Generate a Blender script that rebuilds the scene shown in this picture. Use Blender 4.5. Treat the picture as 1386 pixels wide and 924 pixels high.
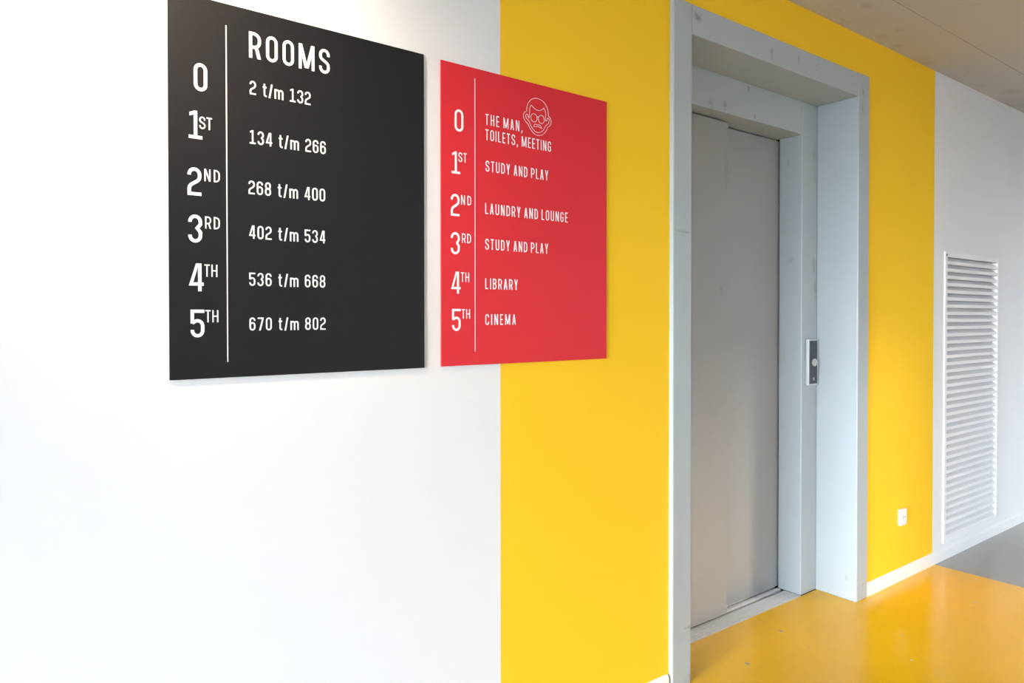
import bpy, bmesh, math
from mathutils import Vector, Matrix
PI = math.pi
S = bpy.context.scene
C = S.collection
for o in list(bpy.data.objects):
    bpy.data.objects.remove(o)

# ---------------------------------------------------------------- camera
F_PX, CY, W, H = 953.08, 440.76, 1386, 924
cd = bpy.data.cameras.new('camera')
cam = bpy.data.objects.new('camera', cd)
C.objects.link(cam)
R_ = Vector((0.7995325651558889, -0.6006224550846829, -0.0005862621360925868))
U_ = Vector((0.007399285163744939, 0.008873704934027215, 0.9999332517422398))
F_ = Vector((0.6005771622650248, 0.7994835356708678, -0.011538992889259402))
m = Matrix((R_, U_, -F_)).transposed().to_4x4()
m.translation = Vector((0, -1.6025, 1.28))
cam.matrix_world = m
cd.sensor_width = 36
cd.lens = F_PX / W * 36
cd.shift_y = (CY - H / 2) / W
cd.clip_start = 0.02
S.camera = cam

# ---------------------------------------------------------------- light and exposure
S.view_settings.view_transform = 'Standard'
S.view_settings.look = 'None'
S.view_settings.gamma = 1
S.view_settings.use_curve_mapping = False
S.view_settings.exposure = 0.38
SKY, GROUND = (0.80, 0.885, 0.985, 1), (0.50, 0.52, 0.55, 1)
SKY_S, GROUND_S, LEFT_SKY = 12.0, 0.9, 7.2
world = bpy.data.worlds.new('world')
S.world = world
world.use_nodes = True
nt = world.node_tree
nt.nodes.clear()
wo = nt.nodes.new('ShaderNodeOutputWorld')
mx = nt.nodes.new('ShaderNodeMixShader')
b1 = nt.nodes.new('ShaderNodeBackground'); b1.inputs[0].default_value = GROUND; b1.inputs[1].default_value = GROUND_S
b2 = nt.nodes.new('ShaderNodeBackground'); b2.inputs[0].default_value = SKY; b2.inputs[1].default_value = SKY_S
tc = nt.nodes.new('ShaderNodeTexCoord'); sp = nt.nodes.new('ShaderNodeSeparateXYZ')
mr = nt.nodes.new('ShaderNodeMapRange'); mr.inputs[1].default_value = -0.06; mr.inputs[2].default_value = 0.06
nt.links.new(tc.outputs['Generated'], sp.inputs[0]); nt.links.new(sp.outputs['Z'], mr.inputs[0])
nt.links.new(mr.outputs[0], mx.inputs[0]); nt.links.new(b1.outputs[0], mx.inputs[1]); nt.links.new(b2.outputs[0], mx.inputs[2])
# hazy sky, brightest beyond the left end of the hall
def by_x(x0, x1, y0, y1):
    n_ = nt.nodes.new('ShaderNodeMapRange'); n_.interpolation_type = 'SMOOTHSTEP'
    for i_, v_ in enumerate((x0, x1, y0, y1)): n_.inputs[i_ + 1].default_value = v_
    nt.links.new(sp.outputs['X'], n_.inputs[0]); return n_.outputs[0]
ad = nt.nodes.new('ShaderNodeMath'); ad.operation = 'MULTIPLY'
nt.links.new(by_x(-0.5, -0.95, SKY_S, SKY_S * LEFT_SKY), ad.inputs[0])
nt.links.new(by_x(-0.30, 0.20, 1.0, 0.10), ad.inputs[1])            # and dimmed on the right to weaken skylight through the near window
nt.links.new(ad.outputs[0], b2.inputs[1])
b2.inputs[0].default_value = SKY
nt.links.new(mx.outputs[0], wo.inputs[0])

# window openings of the corridor: (x0, x1, z0, z1) in the opposite wall, (y0, y1, z0, z1) in the end walls
OPP_Y, X_LEFT, X_RIGHT, CEIL = -5.0, -9.0, 11.0, 2.55
STEP_X, STEP_Y = 4.40, -2.40        # past STEP_X an unseen nearer wall is added to shape the sunlight
OPP_WINDOWS = [(1.95, 2.90, 0.05, 2.4), (4.60, 6.2, 0.05, 2.45)]  # first opening is added, sized to even out light on the lift wall
OPP_AT = [OPP_Y, STEP_Y]
LEFT_WINDOW = (-4.9, -0.3, 0.05, 2.5)



def portal(name, loc, rot, sx, sz):
    l = bpy.data.lights.new(name, 'AREA')
    l.shape = 'RECTANGLE'; l.size = sx; l.size_y = sz
    l.cycles.is_portal = True
    o = bpy.data.objects.new(name, l); C.objects.link(o)
    o.location = loc; o.rotation_euler = rot


for (a, b, c, d), y_ in zip(OPP_WINDOWS, OPP_AT):
    portal('daylight_portal', ((a + b) / 2, y_, (c + d) / 2), (PI / 2, 0, 0), b - a, d - c)
a, b, c, d = LEFT_WINDOW
portal('daylight_portal', (X_LEFT, (a + b) / 2, (c + d) / 2), (PI / 2, 0, -PI / 2), b - a, d - c)

# low hazy sun through the window to the front right
SUN_ELEV = math.radians(20)
sd = bpy.data.lights.new('sun', 'SUN')
sd.energy = 1.1; sd.color = (1.0, 0.89, 0.75); sd.angle = math.radians(7)
sun = bpy.data.objects.new('sun', sd); C.objects.link(sun)
sun.rotation_euler = Vector((-math.cos(SUN_ELEV) * .709, math.cos(SUN_ELEV) * .705, -math.sin(SUN_ELEV))).to_track_quat('-Z', 'Y').to_euler()

# the warm wall-washing spotlight near the ceiling at the left
LAMP_AT = Vector((-0.05, -0.42, 2.40))
LAMP_AIM = Vector((0.22, 0.0, 2.02))
ld = bpy.data.lights.new('spot_beam', 'SPOT')
ld.energy = 130; ld.color = (1.0, 0.80, 0.58); ld.spot_size = math.radians(86); ld.spot_blend = 1.0
ld.shadow_soft_size = 0.03
lamp = bpy.data.objects.new('spot_beam', ld); C.objects.link(lamp)
lamp.location = LAMP_AT
lamp.rotation_euler = (LAMP_AIM - LAMP_AT).to_track_quat('-Z', 'Y').to_euler()


# ---------------------------------------------------------------- materials
class N:
    def __init__(s, name):
        s.m = bpy.data.materials.new(name); s.m.use_nodes = True
        s.t = s.m.node_tree; s.b = s.t.nodes['Principled BSDF']
        s.pos = None

    def new(s, k, **kw):
        n = s.t.nodes.new(k)
        for a, v in kw.items(): setattr(n, a, v)
        return n

    def link(s, a, b): s.t.links.new(a, b)

    def P(s):
        if not s.pos: s.pos = s.new('ShaderNodeNewGeometry').outputs['Position']
        return s.pos

    def noise(s, scale, detail=4, stretch=(1, 1, 1), rough=.55):
        mp = s.new('ShaderNodeMapping'); mp.inputs['Scale'].default_value = stretch
        s.link(s.P(), mp.inputs[0])
        n = s.new('ShaderNodeTexNoise'); n.inputs['Scale'].default_value = scale
        n.inputs['Detail'].default_value = detail; n.inputs['Roughness'].default_value = rough
        s.link(mp.outputs[0], n.inputs['Vector'])
        return n.outputs['Fac']

    def ramp(s, v, lo, hi, a=0., b=1.):
        r = s.new('ShaderNodeMapRange'); r.interpolation_type = 'SMOOTHSTEP'
        for i, x in enumerate((lo, hi, a, b)): r.inputs[i + 1].default_value = x
        s.link(v, r.inputs[0]); return r.outputs[0]

    def mul(s, a, b, op='MULTIPLY'):
        n = s.new('ShaderNodeMath', operation=op)
        for i, x in enumerate((a, b)):
            if isinstance(x, (int, float)): n.inputs[i].default_value = x
            else: s.link(x, n.inputs[i])
        return n.outputs[0]

    def spot(s, c, r):
        """mask of a blotch at world position c with radii r"""
        v = s.new('ShaderNodeVectorMath', operation='SUBTRACT'); v.inputs[1].default_value = c; s.link(s.P(), v.inputs[0])
        w = s.new('ShaderNodeVectorMath', operation='DIVIDE'); w.inputs[1].default_value = r; s.link(v.outputs[0], w.inputs[0])
        l = s.new('ShaderNodeVectorMath', operation='LENGTH'); s.link(w.outputs[0], l.inputs[0])
        return s.ramp(l.outputs['Value'], 0.3, 1.0, 1., 0.)

    def mix(s, f, a, b):
        n = s.new('ShaderNodeMix', data_type='RGBA')
        for i, x in ((0, f), (6, a), (7, b)):
            if isinstance(x, (int, float)): n.inputs[i].default_value = x
            elif isinstance(x, tuple): n.inputs[i].default_value = (*x, 1)
            else: s.link(x, n.inputs[i])
        return n.outputs[2]

    def fin(s, col, rough=.5, metal=0., bump=None, strength=.1, dist=.001, coat=0., ior=1.5, spec=.5):
        b = s.b
        if isinstance(col, tuple): b.inputs['Base Color'].default_value = (*col, 1)
        else: s.link(col, b.inputs['Base Color'])
        if isinstance(rough, (int, float)): b.inputs['Roughness'].default_value = rough
        else: s.link(rough, b.inputs['Roughness'])
        b.inputs['Metallic'].default_value = metal
        b.inputs['IOR'].default_value = ior; b.inputs['Specular IOR Level'].default_value = spec
        b.inputs['Coat Weight'].default_value = coat
        if bump is not None:
            n = s.new('ShaderNodeBump'); n.inputs['Strength'].default_value = strength; n.inputs['Distance'].default_value = dist
            s.link(bump, n.inputs['Height']); s.link(n.outputs[0], b.inputs['Normal'])
        return s.m


def simple(name, col, rough=.5, metal=0., var=.04, scale=40, **kw):
    n = N(name)
    f = n.noise(scale)
    d = tuple(max(0, c * (1 - var)) for c in col); l = tuple(min(1, c * (1 + var)) for c in col)
    return n.fin(n.mix(f, d, l), rough, metal, **kw)


def wallpaint(name, col, rough):
    n = N(name)
    f = n.noise(1.7, 3)
    g = n.noise(420, 2)
    return n.fin(n.mix(f, tuple(c * .97 for c in col), tuple(min(1, c * 1.02) for c in col)), rough, bump=g, strength=.06, dist=.0006, spec=.2)


M_WHITE = wallpaint('white_wall_paint', (.785, .785, .785), .75)
M_YELLOW = wallpaint('yellow_wall_paint', (.95, .58, .022), .75)
M_TRIM = simple('white_gloss_trim', (.88, .88, .87), .35, var=.01)


def concrete():
    n = N('concrete_ceiling')
    c = n.mix(n.noise(1.3, 5), (.46, .44, .41), (.54, .52, .49))
    st = n.ramp(n.noise(5, 4, (1, 2.2, 1)), .54, .72)
    e = n.new('ShaderNodeSeparateXYZ'); n.link(n.P(), e.inputs[0])
    edge = n.ramp(e.outputs['Y'], -.16, -.02)
    st = n.mul(st, edge)
    for (x, y, r) in ((3.241, -.131, .05), (3.26, -.055, .06), (3.73, -.02, .14), (4.63, -.11, .10), (2.89, -.165, .06)):
        st = n.mul(st, n.mul(n.spot((x, y, 2.55), (r, r * .55, 1)), n.noise(22, 3)), 'MAXIMUM')
    c = n.mix(n.mul(st, .5), c, (.30, .26, .19))
    return n.fin(c, .8, bump=n.noise(60, 5), strength=.12, dist=.001)


M_CEIL = concrete()


def floor_mat(name, col, specks):
    n = N(name)
    c = n.mix(n.noise(2.2, 4), tuple(x * .96 for x in col), tuple(min(1, x * 1.03) for x in col))
    for (x, y, r, k) in specks:
        c = n.mix(n.spot((x, y, 0), (r, r * 1.3, 1)), c, k)
    return n.fin(c, .22, spec=.25)


SP = (.42, .36, .30)
M_FLOOR_Y = floor_mat('yellow_cast_floor', (.97, .525, .004),
                      [(2.597, .026, .010, SP), (2.253, -.053, .011, SP), (2.766, -.407, .006, (.9, .85, .7)),
                       (2.95, -.29, .005, (.85, .75, .5)), (3.55, -.33, .007, (.85, .75, .5)), (2.55, -.12, .005, (.6, .45, .2))])
M_FLOOR_G = floor_mat('grey_cast_floor', (.40, .385, .365), [])


def primer(name, col, spots=(), rough=.42, metal=.0):
    n = N(name)
    c = n.mix(n.noise(3.1, 5), tuple(x * .93 for x in col), tuple(min(1, x * 1.05) for x in col))
    sm = n.ramp(n.noise(9, 6, (1, 1, .55)), .62, .78, 0., .30)
    c = n.mix(sm, c, (.33, .32, .27))
    for (p, r, s) in spots:
        k = n.mul(n.spot(p, r), n.ramp(n.noise(40, 4), .3, .62))
        c = n.mix(n.mul(k, s), c, (.16, .14, .10))
    return n.fin(c, rough, metal, bump=n.noise(140, 3), strength=.05, dist=.0006)


PRIM = (.40, .450, .475)
F0 = -.016
M_FRAME = primer('grey_primed_steel', PRIM, [
    ((2.008, F0, 2.335), (.03, .03, .028), .7), ((2.454, F0, 2.303), (.02, .03, .03), .45), ((2.644, F0, 2.323), (.012, .03, .03), .4),
    ((2.794, F0, 2.3556), (.016, .03, .012), .7), ((2.782, F0, 2.326), (.016, .03, .008), .4), ((3.161, F0, 2.29), (.012, .02, .018), .6),
    ((3.155, F0, 2.22), (.012, .03, .03), .5), ((2.589, .18, 2.247), (.014, .02, .020), .8), ((2.426, .18, 2.147), (.020, .02, .025), .6),
    ((2.338, .18, 2.135), (.02, .02, .03), .4), ((2.635, .18, 2.134), (.012, .02, .015), .5),
    ((1.93, F0, 1.575), (.05, .03, .008), .5), ((1.96, F0, .20), (.03, .03, .008), .45), ((1.965, F0, .02), (.03, .03, .02), .5),
    ((3.10, .18, 2.05), (.022, .02, .05), .3), ((3.10, .18, 1.52), (.018, .02, .06), .4), ((3.11, .18, 1.40), (.014, .02, .09), .45),
    ((3.11, .18, .09), (.010, .02, .012), .7), ((3.0, .24, 1.55), (.02, .03, .02), .3), ((3.0, .25, 2.0), (.02, .012, .02), .35),
    ((3.18, F0, .07), (.01, .02, .012), .6), ((3.124, .03, .10), (.02, .012, .016), .35)])
M_DOOR = primer('brushed_grey_door_steel', (.345, .35, .35), [
    ((2.53, .25, 1.90), (.02, .02, .12), .25), ((2.50, .25, 1.40), (.01, .02, .02), .4)], rough=.38, metal=.15)
M_SILL = simple('aluminium_sill', (.80, .79, .80), .45, 0, var=.10, scale=60)
M_DARK = simple('painted_gap_shade', (.012, .012, .014), .8)  # near-black painted in for the shade inside grooves, gaps and holes
M_BLACK = simple('black_sign_panel', (.009, .009, .011), .5, var=.1, scale=250, spec=.27)
M_RED = simple('red_sign_panel', (.68, .024, .034), .5, var=.02, scale=200, spec=.3)
M_EDGE = simple('sign_edge_grey', (.25, .25, .26), .5)
M_TEXT = simple('white_sign_lettering', (.88, .88, .89), .45, var=.01)
M_TEXT2 = simple('pale_sign_line', (.72, .62, .64), .45, var=.01)
M_TEXT3 = simple('grey_white_sign_line', (.74, .72, .76), .45, var=.01)
M_VENT = simple('white_powder_coat', (.90, .90, .90), .4, var=.02)
M_PLASTIC = simple('white_plastic', (.86, .86, .86), .3, var=.01)
M_PLASTIC2 = simple('white_plastic_insert', (.74, .75, .77), .35, var=.01)
M_ALU = simple('satin_aluminium', (.52, .55, .57), .34, .2, var=.03)
M_FACE = simple('dark_faceplate', (.035, .042, .052), .35, var=.05)
M_STEEL = simple('steel_button', (.60, .585, .56), .34, .6, var=.03)
M_LAMP = simple('spotlight_black', (.03, .03, .03), .4)
M_LENS = N('lit_lamp_lens')
M_LENS.b.inputs['Emission Color'].default_value = (1, .82, .6, 1); M_LENS.b.inputs['Emission Strength'].default_value = 12
M_LENS = M_LENS.fin((.9, .9, .9), .4)


# ---------------------------------------------------------------- mesh helpers
def bx(bm, x0, x1, y0, y1, z0, z1, mi=0, rot=None):
    vs = [bm.verts.new((x, y, z)) for x in (x0, x1) for y in (y0, y1) for z in (z0, z1)]
    for f in ((0, 1, 3, 2), (4, 6, 7, 5), (0, 4, 5, 1), (2, 3, 7, 6), (0, 2, 6, 4), (1, 5, 7, 3)):
        bm.faces.new([vs[i] for i in f]).material_index = mi
    return vs


def bevel(bm, w, seg=2):
    bmesh.ops.bevel(bm, geom=bm.edges[:] + bm.verts[:], offset=w, segments=seg, profile=.5, affect='EDGES', clamp_overlap=True)


def prism(bm, pts, y0, y1):
    """polygon in x,z extruded between y0 (front) and y1"""
    a = [bm.verts.new((x, y0, z)) for x, z in pts]; b = [bm.verts.new((x, y1, z)) for x, z in pts]
    n = len(pts)
    bm.faces.new(a); bm.faces.new(b[::-1])
    for i in range(n):
        bm.faces.new((a[i], b[i], b[(i + 1) % n], a[(i + 1) % n]))


def disc(bm, cx, cz, y0, y1, r, n=40, r2=None):
    a = [bm.verts.new((cx + r * math.cos(2 * PI * i / n), y0, cz + r * math.sin(2 * PI * i / n))) for i in range(n)]
    rr = r if r2 is None else r2
    b = [bm.verts.new((cx + rr * math.cos(2 * PI * i / n), y1, cz + rr * math.sin(2 * PI * i / n))) for i in range(n)]
    bm.faces.new(a); bm.faces.new(b[::-1])
    for i in range(n):
        bm.faces.new((a[i], b[i], b[(i + 1) % n], a[(i + 1) % n]))


def world_loc(o):
    v = Vector((0, 0, 0))
    while o: v += o.location; o = o.parent
    return v


def obj(name, bm, mats, parent=None, smooth=False):
    """link a bmesh given in room coordinates as one mesh object"""
    if parent:
        bmesh.ops.translate(bm, verts=bm.verts[:], vec=-world_loc(parent))
    bmesh.ops.recalc_face_normals(bm, faces=bm.faces[:])
    me = bpy.data.meshes.new(name); bm.to_mesh(me); bm.free()
    for mm in (mats if isinstance(mats, (list, tuple)) else [mats]): me.materials.append(mm)
    if smooth:
        for p in me.polygons: p.use_smooth = True
    o = bpy.data.objects.new(name, me); C.objects.link(o)
    if parent: o.parent = parent
    return o


def box(name, dims, mat, parent=None, bev=0., seg=2):
    bm = bmesh.new(); bx(bm, *dims)
    if bev: bevel(bm, bev, seg)
    return obj(name, bm, mat, parent)


def thing(name, label, cat, loc, group=None):
    o = bpy.data.objects.new(name, None); C.objects.link(o)
    o.empty_display_size = .1
    o.location = loc; o['label'] = label; o['category'] = cat
    if group: o['group'] = group
    return o


def struct(o, label=None):
    o['kind'] = 'structure'
    if label: o['label'] = label
    return o


# ---------------------------------------------------------------- the room
YB = .42                                     # back of the thick lift wall
EX0, EX1, EZ = 1.880, 3.218, 2.366           # opening that the lift surround fills
VX0, VX1, VZ0, VZ1 = 4.072, 4.767, .105, 1.608   # recess behind the louvre
bm = bmesh.new()
bx(bm, X_LEFT, 1.163, 0, YB, 0, CEIL, 0)
bx(bm, 1.163, EX0, 0, YB, 0, CEIL, 1)
bx(bm, EX0, EX1, 0, YB, EZ, CEIL, 1)
bx(bm, EX1, 3.932, 0, YB, 0, CEIL, 1)
bx(bm, 3.932, VX0, 0, YB, 0, CEIL, 0)
bx(bm, VX0, VX1, 0, YB, 0, VZ0, 0)
bx(bm, VX0, VX1, 0, YB, VZ1, CEIL, 0)
bx(bm, VX0, VX1, .09, YB, VZ0, VZ1, 0)
bx(bm, VX1, X_RIGHT, 0, YB, 0, CEIL, 0)
struct(obj('wall_back', bm, [M_WHITE, M_YELLOW]), 'white wall with a broad yellow stripe around the lift')

bm = bmesh.new()
bx(bm, X_LEFT, 1.163, -2.8, 0, -.1, 0, 1)
bx(bm, X_LEFT, STEP_X, OPP_Y, -2.8, -.1, 0, 1)
bx(bm, 1.163, 3.932, -2.8, 0, -.1, 0, 0)
bx(bm, EX0, EX1, 0, .1765, -.1, 0, 0)
bx(bm, EX0, EX1, .1765, YB, -.1, -.022, 1)
bx(bm, 3.932, STEP_X, -2.8, 0, -.1, 0, 1); bx(bm, STEP_X, X_RIGHT, STEP_Y - .2, 0, -.1, 0, 1)
struct(obj('floor', bm, [M_FLOOR_Y, M_FLOOR_G]), 'smooth yellow cast floor turning grey past the yellow stripe')

bm = bmesh.new()
bx(bm, X_LEFT, X_RIGHT, -.2515, YB, CEIL, CEIL + .15)
bx(bm, X_LEFT, X_RIGHT, -1.4535, -.2545, CEIL, CEIL + .15)
bx(bm, X_LEFT, STEP_X, OPP_Y, -1.4565, CEIL, CEIL + .15); bx(bm, STEP_X, X_RIGHT, STEP_Y - .2, -1.4565, CEIL, CEIL + .15)
bx(bm, X_LEFT, X_RIGHT, -1.46, YB, CEIL + .004, CEIL + .15)
struct(obj('ceiling', bm, M_CEIL), 'bare stained concrete ceiling')

# opposite wall (behind the camera) and end walls, with window openings
bm = bmesh.new()
(p0, p1, pz0, pz1), (q0, q1, qz0, qz1) = OPP_WINDOWS
for y_, x0, x1, wx0, wx1, z0, z1 in ((OPP_Y, X_LEFT, STEP_X, p0, p1, pz0, pz1), (STEP_Y, STEP_X, X_RIGHT, q0, q1, qz0, qz1)):
    bx(bm, x0, wx0, y_ - .2, y_, 0, CEIL); bx(bm, wx1, x1, y_ - .2, y_, 0, CEIL)
    bx(bm, wx0, wx1, y_ - .2, y_, 0, z0); bx(bm, wx0, wx1, y_ - .2, y_, z1, CEIL)
bx(bm, STEP_X, STEP_X + .1, OPP_Y - .2, STEP_Y - .2, 0, CEIL)
struct(obj('wall_front', bm, M_WHITE))
bm = bmesh.new()
xa, xb, (y0, y1, z0, z1) = X_LEFT - .2, X_LEFT, LEFT_WINDOW
bx(bm, xa, xb, OPP_Y, y0, 0, CEIL); bx(bm, xa, xb, y1, YB, 0, CEIL)
bx(bm, xa, xb, y0, y1, 0, z0); bx(bm, xa, xb, y0, y1, z1, CEIL)
struct(obj('wall_left', bm, M_WHITE))
bm = bmesh.new()
bx(bm, X_RIGHT, X_RIGHT + .2, STEP_Y - .2, YB, 0, CEIL)
struct(obj('wall_right', bm, M_WHITE))


def window_frame(n, along, a0, a1, z0, z1, at, mull):
    bm = bmesh.new(); t = .05
    def b(p0, p1, q0, q1):
        if along == 'x': bx(bm, p0, p1, at - .06, at, q0, q1)
        else: bx(bm, at - .03, at + .03, p0, p1, q0, q1)
    b(a0, a0 + t, z0, z1); b(a1 - t, a1, z0, z1); b(a0 + t, a1 - t, z0, z0 + t); b(a0 + t, a1 - t, z1 - t, z1)
    for k in range(1, mull):
        p = a0 + (a1 - a0) * k / mull; b(p - t / 2, p + t / 2, z0 + t, z1 - t)
    struct(obj('window_%d' % n, bm, M_TRIM))


window_frame(1, 'x', *OPP_WINDOWS[0], OPP_Y - .08, 1)  # unseen window added to brighten the lift front
window_frame(2, 'x', *OPP_WINDOWS[1], STEP_Y - .08, 1)
window_frame(3, 'y', *LEFT_WINDOW, X_LEFT - .1, 3)

for nm, x0, x1 in (('baseboard_left', X_LEFT, 1.866), ('baseboard_right', 3.224, X_RIGHT)):
    bm = bmesh.new()
    pr = [(0, 0), (-.012, 0), (-.012, .047), (-.0105, .0505), (-.0025, .0578), (0, .058)]
    a = [bm.verts.new((x0, p, q)) for p, q in pr]; b = [bm.verts.new((x1, p, q)) for p, q in pr]
    bm.faces.new(a); bm.faces.new(b[::-1])
    for i in range(6): bm.faces.new((a[i], b[i], b[(i + 1) % 6], a[(i + 1) % 6]))
    struct(obj(nm, bm, M_TRIM), 'low white baseboard')

# ---------------------------------------------------------------- the lift entrance
ln = thing('elevator', 'grey steel elevator with closed sliding doors set deep in a wide frame', 'elevator', (2.55, .15, 0))
XI0, XI1 = 1.976, 3.124
for x0, x1 in ((1.877, XI0), (XI1, 3.222)):
    box('frame_post', (x0, x1, F0, .18, 0, 2.370), M_FRAME, ln, .005, 3)
bm = bmesh.new(); bx(bm, XI0, XI1, F0 + .0015, .18, 2.264, 2.368); bevel(bm, .002, 2)
obj('frame_header', bm, M_FRAME, ln)
for x0, x1 in ((1.885, 2.100), (3.000, 3.214)):
    box('door_jamb', (x0, x1, .18, .297, 0, 2.364), M_FRAME, ln, .005, 3)
bm = bmesh.new(); bx(bm, 2.100, 3.000, .181, .244, 2.1155, 2.364)
bx(bm, 2.100, 3.000, .244, .297, 2.1168, 2.364); bx(bm, 2.100, 3.000, .297, .345, 2.1155, 2.364)
obj('door_lintel', bm, M_FRAME, ln)
box('door_panel', (2.06, 2.5465, .25, .280, .015, 2.1105), M_DOOR, ln, .003, 3)
box('door_panel', (2.50, 3.06, .303, .333, .007, 2.1105), M_DOOR, ln, .003, 3)
# sill with its guide grooves
bm = bmesh.new()
y = .1775
while y < .258:
    bx(bm, 2.101, 2.999, y, y + .0098, -.02, .0008); y += .0118
bx(bm, 2.101, 2.999, .1775, .262, -.02, -.0004)
bx(bm, 2.101, 2.999, .2815, .3000, -.02, .0008)
bx(bm, 2.101, 2.999, .3160, .3450, -.02, .0008)
bx(bm, 2.101, 2.999, .258, .345, -.022, -.018, 1)
obj('threshold', bm, [M_SILL, M_DARK], ln)
struct(box('shaft_light_block', (1.885, 3.214, .36, .41, -.02, 2.364), M_DARK))  # unseen dark sheet added to stop daylight leaking through the door gaps

# call panel on the right return beside the doors
PY = .1795
cp = thing('call_panel', 'slim dark call panel with one round button beside the elevator doors', 'call panel', (3.071, PY, .966))
box('housing', (3.029, 3.1150, PY - .0165, PY, .966, 1.180), M_ALU, cp, .004, 3)
box('faceplate', (3.0355, 3.1005, PY - .0185, PY - .0150, .974, 1.1725), M_FACE, cp, .001, 2)
bm = bmesh.new(); disc(bm, 3.0695, 1.0725, PY - .0195, PY - .018, .0185)
br = obj('button_ring', bm, M_FACE, cp)
bm = bmesh.new(); disc(bm, 3.0695, 1.0725, PY - .0265, PY - .0245, .0165, r2=.018); disc(bm, 3.0695, 1.0725, PY - .0245, PY - .019, .018)
obj('push_button', bm, M_STEEL, cp)
bm = bmesh.new()
for k in range(3):
    for s in (0, 1):
        bx(bm, 3.0640 + s * .0068, 3.0698 + s * .0068, PY - .0189, PY - .0180, .9905 + k * .0046, .9932 + k * .0046)
obj('indicator_mark', bm, M_ALU, cp)

# ---------------------------------------------------------------- louvred vent
vt = thing('louvre_vent', 'tall white louvred ventilation grille in the white wall right of the yellow stripe', 'vent', (4.42, 0, .085))
bm = bmesh.new()
A0, A1, B0, B1 = 4.053, 4.786, .083, 1.628
I0, I1, J0, J1 = 4.080, 4.766, .112, 1.600
for d in ((A0, I0, B0, B1), (I1, A1, B0, B1), (I0, I1, B0, J0), (I0, I1, J1, B1)):
    bx(bm, d[0], d[1], -.0065, 0, d[2], d[3])
for d in ((I0 - .002, I0, J0, J1), (I1, I1 + .002, J0, J1)):
    bx(bm, d[0], d[1], 0, .055, d[2], d[3])
obj('vent_frame', bm, M_VENT, vt)
bm = bmesh.new()
pitch = .0383
z = J1 - .004
while z - pitch > J0 - .012:
    # slat sloping down and out, with a small turned-down lip
    prof = [(.026, z + .004), (.026, z + .0025), (-.0035, z - pitch + .0185), (-.0035, z - pitch + .0030), (-.0055, z - pitch + .0030), (-.0055, z - pitch + .0200)]
    a = [bm.verts.new((I0, p, q)) for p, q in prof]; b = [bm.verts.new((I1, p, q)) for p, q in prof]
    bm.faces.new(a); bm.faces.new(b[::-1])
    for i in range(6): bm.faces.new((a[i], b[i], b[(i + 1) % 6], a[(i + 1) % 6]))
    z -= pitch
obj('louvre_slats', bm, M_VENT, vt)
bm = bmesh.new(); disc(bm, 4.0700, 1.6090, -.0085, -.0065, .006, 16)
obj('screw', bm, M_FACE, vt)

# ---------------------------------------------------------------- socket
sk = thing('wall_socket', 'white wall socket low on the yellow wall right of the elevator', 'socket', (3.58, 0, .268))
bm = bmesh.new(); bx(bm, 3.548, 3.611, -.016, 0, .268, .348); bevel(bm, .005, 3)
obj('socket_plate', bm, M_PLASTIC, sk)
bm = bmesh.new()
n = 36; cx, cz = 3.5805, .308
rings = [(.0225, -.0163), (.0215, -.0175), (.0195, -.0172), (.0185, -.0162)]
vs = [[bm.verts.new((cx + r * math.cos(2 * PI * i / n), yy, cz + r * math.sin(2 * PI * i / n))) for i in range(n)] for r, yy in rings]
for k in range(3):
    for i in range(n): bm.faces.new((vs[k][i], vs[k + 1][i], vs[k + 1][(i + 1) % n], vs[k][(i + 1) % n]))
bm.faces.new(vs[3])
obj('socket_insert', bm, M_PLASTIC2, sk)
bm = bmesh.new()
for s in (-1, 1): disc(bm, cx + s * .0095, cz, -.0166, -.0161, .0026, 14)
obj('pin_holes', bm, M_DARK, sk)


# ---------------------------------------------------------------- lettering
def arc(cx, cy, rx, ry, a0, a1, n=12):
    return [(cx + rx * math.cos(math.radians(a0 + (a1 - a0) * i / n)), cy + ry * math.sin(math.radians(a0 + (a1 - a0) * i / n))) for i in range(n + 1)]


def bez(p0, p1, p2, p3, n=12):
    o = []
    for i in range(1, n + 1):
        u = i / n; v = 1 - u
        o.append(tuple(v ** 3 * p0[k] + 3 * v * v * u * p1[k] + 3 * v * u * u * p2[k] + u ** 3 * p3[k] for k in (0, 1)))
    return o


def ribbon(pts, t, closed=False):
    """quads of a mitred stroke of width t along pts"""
    p = [Vector(q) for q in pts]
    q = [p[0]]
    for v in p[1:]:
        if (v - q[-1]).length > 1e-5: q.append(v)
    if closed and (q[0] - q[-1]).length < 1e-5: q.pop()
    n = len(q); L = []; Rr = []
    for i in range(n):
        a = q[i - 1] if (closed or i > 0) else None
        b = q[(i + 1) % n] if (closed or i < n - 1) else None
        d1 = (q[i] - a).normalized() if a is not None else None
        d2 = (b - q[i]).normalized() if b is not None else None
        d1 = d1 or d2; d2 = d2 or d1
        n1 = Vector((-d1.y, d1.x)); n2 = Vector((-d2.y, d2.x))
        mm = n1 + n2
        if mm.length < 1e-4: mm = n1.copy()
        mm.normalize()
        k = t / 2 / max(.45, mm.dot(n1))
        L.append(q[i] + mm * k); Rr.append(q[i] - mm * k)
    out = []
    for i in range(n if closed else n - 1):
        j = (i + 1) % n
        out.append([tuple(L[i]), tuple(Rr[i]), tuple(Rr[j]), tuple(L[j])])
    return out


def rect(x0, x1, y0, y1): return [[(x0, y0), (x1, y0), (x1, y1), (x0, y1)]]


def slab(x0, y0, x1, y1, w): return [[(x0 - w / 2, y0), (x0 + w / 2, y0), (x1 + w / 2, y1), (x1 - w / 2, y1)]]


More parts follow.
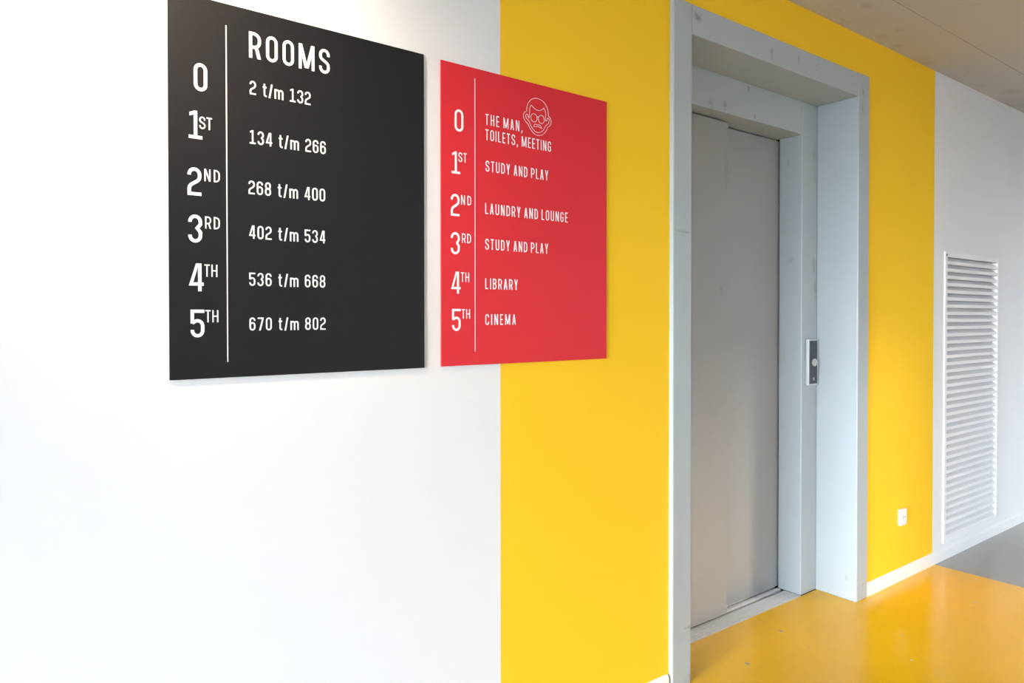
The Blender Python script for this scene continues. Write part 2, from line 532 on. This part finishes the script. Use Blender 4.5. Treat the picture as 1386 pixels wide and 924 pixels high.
def stadium(L, R, B, T, t):
    r = (R - L) / 2; xm = (L + R) / 2; ry = min(r * 1.1, (T - B) / 2)
    return ribbon(arc(xm, T - ry, r, ry, 0, 180) + arc(xm, B + ry, r, ry, 180, 360), t, True)


WIDTH = {'1': .44, 't': .29, '/': .30, 'm': .68, 'I': None, ',': .16, 'M': .66, 'L': .36, 'E': .37, 'T': .40, 'A': .46, 'Y': .44, 'N': .47, '4': .48}


def gwidth(ch, t, cond):
    w = WIDTH.get(ch, .46)
    if ch == 'I': return t
    if ch == 't' or ch == ',' or ch == '/': return w
    return w * cond


def glyph(ch, w, t):
    L, R, B, T = t / 2, w - t / 2, t / 2, 1 - t / 2
    xm = w / 2; r = (R - L) / 2; ry = r * 1.1
    lo = lambda v: max(v, B + ry + .02)
    hi = lambda v: min(v, T - ry - .02)
    o = []
    if ch in '0O': return stadium(L, R, B, T, t)
    if ch in 'RPB':
        o += rect(0, t, 0, 1)
        rb = min(.75 * (R - L), .22)
        mid = .42 if ch != 'B' else .53
        o += ribbon([(t * .9, T)] + arc(R - rb, T - rb, rb, rb, 90, 0) + arc(R - rb, mid + rb, rb, rb, 0, -90) + [(t * .9, mid)], t)
        if ch == 'R': o += slab(w - t * .58, 0, w * .60, mid + t * .2, t * 1.12)
        if ch == 'B': o += ribbon(arc(R - rb, mid - rb, rb, rb, 90, 0) + arc(R - rb, B + rb, rb, rb, 0, -90) + [(t * .9, B)], t)
        return o
    if ch == 'D':
        rb = min(.8 * (R - L), .3)
        return rect(0, t, 0, 1) + ribbon([(t * .9, T)] + arc(R - rb, T - rb, rb, rb, 90, 0) + arc(R - rb, B + rb, rb, rb, 0, -90) + [(t * .9, B)], t)
    if ch == 'M':
        return rect(0, t, 0, 1) + rect(w - t, w, 0, 1) + slab(t * .62, 1, xm - t * .12, .06, t * 1.12) + slab(w - t * .62, 1, xm + t * .12, .06, t * 1.12)
    if ch == 'N': return rect(0, t, 0, 1) + rect(w - t, w, 0, 1) + slab(t * .6, 1, w - t * .6, 0, t * 1.15)
    if ch == 'S':
        return ribbon([(R, hi(.71))] + arc(xm, T - ry, r, ry, 0, 180) + [(L, .70)] + bez((L, .70), (L, .50), (R, .52), (R, .30), 14)
                      + arc(xm, B + ry, r, ry, 0, -180) + [(L, lo(.29))], t)
    if ch == '1':
        xc = w * .50
        return rect(0, w, 0, t) + rect(xc - t / 2, xc + t / 2, t * .9, 1) + [[(w * .06, .80), (w * .06, .80 + t * 1.05), (xc - t * .3, 1), (xc + t * .2, 1 - t * .9)]]
    if ch == '2':
        return rect(0, w, 0, t) + ribbon([(L, hi(.74))] + arc(xm, T - ry, r, ry, 180, 0) + [(R, .68)] + bez((R, .68), (R, .46), (L, .46), (L, .24), 14) + [(L, t * .5)], t)
    if ch == '3':
        return ribbon([(L, hi(.76))] + arc(xm, T - ry, r, ry, 180, 0) + [(R, .66)] + [(R - t * .9, .52)] + [(R, .38)] + arc(xm, B + ry, r, ry, 0, -180) + [(L, lo(.25))], t)
    if ch == '4':
        x4 = w * .62
        return rect(x4, x4 + t * 1.02, 0, 1) + rect(t * .3, w, .20, .20 + t) + [[(0, .20), (t * 1.15, .20 + t * .6), (x4 + t * .25, 1), (x4 - t * .55, 1)]] + [[(0, .20), (t, .20), (t * 1.15, .2 + t), (t * .35, .2 + t)]]
    if ch == '5':
        yc = .60 - ry
        return rect(0, w, 1 - t, 1) + rect(0, t, .50, 1) + ribbon([(L, .515)] + arc(xm, yc, r, ry, 125, 0) + arc(xm, B + ry, r, ry, 0, -180) + [(L, lo(.26))], t)
    if ch == '6':
        return ribbon([(R, hi(.76))] + arc(xm, T - ry, r, ry, 0, 180) + [(L, .3)], t) + stadium(L, R, B, .585, t)
    if ch == '7': return rect(0, w, 1 - t, 1) + slab(w - t * .55, 1 - t * .9, w * .36, 0, t * 1.08)
    if ch == '8': return stadium(L + .012, R - .012, .52, T, t) + stadium(L, R, B, .53, t)
    if ch == 'T': return rect(0, w, 1 - t, 1) + rect(xm - t / 2, xm + t / 2, 0, 1)
    if ch == 'H': return rect(0, t, 0, 1) + rect(w - t, w, 0, 1) + rect(0, w, .5 - t / 2, .5 + t / 2)
    if ch == 't':
        xs = w * .42
        return ribbon([(xs, .96), (xs, .20)] + bez((xs, .20), (xs, .06), (xs + .08, .06), (w, t * .45), 6), t) + rect(0, w * .95, .70 - t / 2, .70 + t / 2)
    if ch == '/': return slab(t * .5, -.03, w - t * .5, 1, t * 1.05)
    if ch == 'm':
        x2 = .72; X = x2 - t / 2; ra = (xm - t / 2 + t / 2 - t / 2) / 2
        ra = (xm - L) / 2
        o = rect(0, t, 0, x2)
        o += ribbon([(L, X - ra * .9)] + arc(L + ra, X - ra, ra, ra, 150, 0) + [(xm, 0)], t)
        o += ribbon([(xm, X - ra * .9)] + arc(xm + ra, X - ra, ra, ra, 150, 0) + [(R, 0)], t)
        return o
    if ch == 'A': return slab(t * .55, 0, xm - t * .12, 1, t * 1.06) + slab(w - t * .55, 0, xm + t * .12, 1, t * 1.06) + rect(w * .2, w * .8, .24, .24 + t * .9)
    if ch == 'E': return rect(0, t, 0, 1) + rect(0, w, 0, t) + rect(0, w, 1 - t, 1) + rect(0, w * .9, .5 - t / 2, .5 + t / 2)
    if ch == 'L': return rect(0, t, 0, 1) + rect(0, w, 0, t)
    if ch == 'I': return rect(0, t, 0, 1)
    if ch == 'U': return ribbon([(L, 1), (L, B + ry)] + arc(xm, B + ry, r, ry, 180, 360) + [(R, 1)], t)
    if ch == 'Y': return rect(xm - t / 2, xm + t / 2, 0, .45) + slab(xm - t * .1, .40, t * .55, 1, t * 1.06) + slab(xm + t * .1, .40, w - t * .55, 1, t * 1.06)
    if ch == 'C': return ribbon([(R, hi(.70))] + arc(xm, T - ry, r, ry, 0, 180) + arc(xm, B + ry, r, ry, 180, 360) + [(R, lo(.30))], t)
    if ch == 'G': return ribbon([(R, hi(.70))] + arc(xm, T - ry, r, ry, 0, 180) + arc(xm, B + ry, r, ry, 180, 360) + [(R, .46)], t) + rect(xm, w, .46 - t / 2, .46 + t / 2)
    if ch == ',': return [[(.02, -.14), (.02 + t * .7, -.14), (.04 + t * 1.25, t * 1.3), (.04, t * 1.3)]]
    raise ValueError(ch)


FRONT = -.0052      # front face of the sign boards


def text_mesh(txt, x0, x1, z0, h, t, cond=1., space=.36):
    """txt set between x0 and x1 (None: fixed tracking) on baseline z0, cap height h"""
    t_ = t
    ws = [0 if c == ' ' else gwidth(c, t_, cond) for c in txt]
    ng = sum(1 for i, c in enumerate(txt[:-1]) if c != ' ')
    nat = sum(ws) + space * txt.count(' ')
    gap = .1 if x1 is None else ((x1 - x0) / h - nat) / max(1, ng)
    bm = bmesh.new(); x = 0.; k = 0
    for c, w in zip(txt, ws):
        if c == ' ':
            x += space; continue
        for poly in glyph(c, w, t_):
            prism(bm, [(x0 + (x + p[0]) * h, z0 + p[1] * h) for p in poly], FRONT - .0005 - k * 1e-5, FRONT + .0005 + k * 1e-5); k = (k + 1) % 31
        x += w + gap
    return bm


def line_mesh(x, z0, z1, w):
    bm = bmesh.new(); bx(bm, x - w / 2, x + w / 2, FRONT - .0005, FRONT + .0005, z0, z1); return bm


def sign(label, x0, x1, z0, z1, mat):
    s = thing('directory_sign', label, 'sign', (x0, 0, z0))
    bm = bmesh.new(); bx(bm, x0, x1, FRONT, -.0016, z0, z1); bevel(bm, .0004, 1)
    obj('sign_panel', bm, mat, s)
    bm = bmesh.new(); bx(bm, x0 + .012, x1 - .012, -.0016, 0, z0 + .012, z1 - .012)
    obj('backing_strip', bm, M_EDGE, s)
    return s


BXO, RXO, Z0 = .310, .9665, 1.150
SUF = ['', 'ST', 'ND', 'RD', 'TH', 'TH']
blk = sign('large black sign listing room numbers for each floor, on the white wall', BXO - .0005, BXO + .606, Z0, Z0 + .810, M_BLACK)
obj('title_text', text_mesh('ROOMS', BXO + .164, BXO + .3505, Z0 + .705, .0575, .115, .98), M_TEXT, blk)
obj('divider_line', line_mesh(BXO + .1155, Z0 + .034, Z0 + .763, .0024), M_TEXT3, blk)
nums = [(.0495, .0765, .611), (.039, .066, .509), (.036, .0635, .389), (.037, .0645, .2895), (.0375, .067, .1865), (.0405, .068, .0885)]
sufs = [None, (.060, .0855, .5315), (.0695, .101, .4215), (.0705, .1005, .3205), (.0685, .095, .2180), (.0700, .0965, .1205)]
rows = [('2 t/m 132', .165, .3035, .6245, .030), ('134 t/m 266', .1645, .340, .5155, .030), ('268 t/m 400', .1615, .338, .4040, .030),
        ('402 t/m 534', .162, .338, .3055, .0295), ('536 t/m 668', .162, .3375, .2010, .0292), ('670 t/m 802', .162, .338, .1018, .0290)]
for i in range(6):
    a, b, zb = nums[i]
    w = (b - a) / .059 / WIDTH.get(str(i), .46)
    nm = obj('floor_numeral', text_mesh(str(i), BXO + a, None, Z0 + zb, .059, .118, w), M_TEXT, blk)
    if sufs[i]:
        a, b, zb = sufs[i]
        obj('ordinal_suffix', text_mesh(SUF[i], BXO + a, BXO + b, Z0 + zb, .0262, .105, 1.02), M_TEXT, nm)
    tx, a, b, zb, h = rows[i]
    obj('room_range_text', text_mesh(tx, BXO + a, BXO + b, Z0 + zb, h, .112, .98), M_TEXT, blk)

red = sign('red sign listing shared rooms for each floor, overlapping the yellow stripe', RXO, RXO + .607, Z0 + .001, Z0 + .808, M_RED)
obj('divider_line', line_mesh(RXO + .1075, Z0 + .038, Z0 + .780, .0022), M_TEXT2, red)
nums = [(.0425, .070, .628), (.0325, .0595, .5145), (.030, .0575, .4015), (.030, .058, .2995), (.0305, .0605, .1945), (.0335, .0605, .0945)]
sufs = [None, (.0545, .0805, .5475), (.0625, .0950, .4340), (.0650, .0940, .3315), (.0615, .0880, .2265), (.0640, .0905, .1275)]
rows = [[('THE MAN,', .1425, .2715, .6610), ('TOILETS, MEETING', .1425, .3775, .6190)], [('STUDY AND PLAY', .143, .3665, .5330)],
        [('LAUNDRY AND LOUNGE', .1415, .4430, .4160)], [('STUDY AND PLAY', .1415, .3665, .3180)], [('LIBRARY', .1415, .2535, .2090)], [('CINEMA', .1415, .2465, .1100)]]
for i in range(6):
    a, b, zb = nums[i]
    w = (b - a) / .059 / WIDTH.get(str(i), .46)
    nm = obj('floor_numeral', text_mesh(str(i), RXO + a, None, Z0 + zb, .059, .104, w), M_TEXT, red)
    if sufs[i]:
        a, b, zb = sufs[i]
        obj('ordinal_suffix', text_mesh(SUF[i], RXO + a, RXO + b, Z0 + zb, .0255, .10, 1.02), M_TEXT, nm)
    for tx, a, b, zb in rows[i]:
        obj('room_name_text', text_mesh(tx, RXO + a, RXO + b, Z0 + zb, .0295, .092, .88, .26), M_TEXT, red)

# line drawing of a bald man with round glasses (millimetres from the red sign's corner)
FACE = [
    ([(286, 723), (287, 733), (290, 743), (296, 752), (304, 760), (313, 764), (323, 766), (333, 766), (345, 763), (354, 757), (360, 750), (365, 741), (367, 731), (368, 722), (373, 719), (377, 713), (378, 706), (376, 699), (371, 693), (365, 689), (361, 681), (355, 673), (347, 666), (338, 661), (330, 660), (321, 660), (313, 663), (304, 670), (296, 679), (290, 688), (283, 692), (278, 698), (275, 705), (275, 712), (279, 719)], True),
    ([(296, 705), (296, 712), (297, 722), (298, 732), (300, 739), (303, 743), (310, 739), (319, 734), (328, 732), (337, 734), (345, 738), (350, 743), (354, 737), (357, 729), (357, 719), (357, 706), (361, 708), (363, 713), (366, 716), (370, 713), (370, 707), (367, 700), (359, 694), (353, 686), (347, 677), (338, 671), (329, 668), (320, 669), (311, 674), (303, 682), (298, 691), (293, 697), (286, 702), (283, 707), (284, 713), (288, 715), (291, 713), (292, 708)], True),
    ([(324, 711), (327, 714), (330, 712)], False),
    ([(313, 682.5), (314, 687.5), (317, 690.5), (321, 691), (326, 690), (332, 691), (337, 689), (342.5, 683), (336, 683.5), (331, 685.5), (326, 685.5), (319, 683.5)], True)]


def smooth_line(p, closed, keep=55):
    """Catmull-Rom through p, sharp corners kept"""
    n = len(p); out = []
    def corner(i):
        if not closed and i in (0, n - 1): return True
        a = Vector(p[i]) - Vector(p[i - 1]); b = Vector(p[(i + 1) % n]) - Vector(p[i])
        return a.length > 0 and b.length > 0 and math.degrees(a.angle(b)) > keep
    for i in range(n if closed else n - 1):
        p1, p2 = Vector(p[i]), Vector(p[(i + 1) % n])
        p0 = p1 if corner(i) else Vector(p[i - 1])
        p3 = p2 if corner((i + 1) % n) else Vector(p[(i + 2) % n])
        for k in range(4):
            u = k / 4
            out.append(tuple(.5 * (2 * p1 + (p2 - p0) * u + (2 * p0 - 5 * p1 + 4 * p2 - p3) * u * u + (3 * p1 - p0 - 3 * p2 + p3) * u ** 3)))
    if not closed: out.append(p[-1])
    return out


bm = bmesh.new()
strokes = [(smooth_line(p, c), c) for p, c in FACE]
for cx_, cz_ in ((313.3, 708.2), (340.8, 708.2)):
    strokes.append((arc(cx_, cz_, 11.4, 11.8, 0, 360, 32)[:-1], True))
for pts, c in strokes:
    for poly in ribbon(pts, 1.0, c):
        prism(bm, [(RXO + x / 1000, Z0 + z / 1000) for x, z in poly], FRONT - .0005, FRONT + .0005)
obj('face_drawing', bm, M_TEXT, red)

# ---------------------------------------------------------------- ceiling spotlight (above the left edge of the view)
sl = thing('ceiling_spotlight', 'small black ceiling spotlight washing the white wall left of the black sign', 'lamp', (LAMP_AT.x, LAMP_AT.y, CEIL))
bm = bmesh.new()
for (z0, z1, r) in ((CEIL - .012, CEIL, .05), (CEIL - .09, CEIL - .012, .008)):
    bmesh.ops.create_cone(bm, cap_ends=True, segments=32, radius1=r, radius2=r, depth=z1 - z0, matrix=Matrix.Translation((LAMP_AT.x, LAMP_AT.y, (z0 + z1) / 2)))
obj('mount', bm, M_LAMP, sl)
d = (LAMP_AIM - LAMP_AT).normalized()
q = d.to_track_quat('-Z', 'Y').to_matrix().to_4x4()
bm = bmesh.new()
bmesh.ops.create_cone(bm, cap_ends=True, segments=32, radius1=.034, radius2=.034, depth=.09, matrix=Matrix.Translation(LAMP_AT - d * .055) @ q)
obj('lamp_head', bm, M_LAMP, sl)
bm = bmesh.new()
bmesh.ops.create_cone(bm, cap_ends=True, segments=32, radius1=.030, radius2=.030, depth=.002, matrix=Matrix.Translation(LAMP_AT - d * .0085) @ q)
obj('lens', bm, M_LENS, sl)
lamp.parent = sl
lamp.location = LAMP_AT - Vector(sl.location)
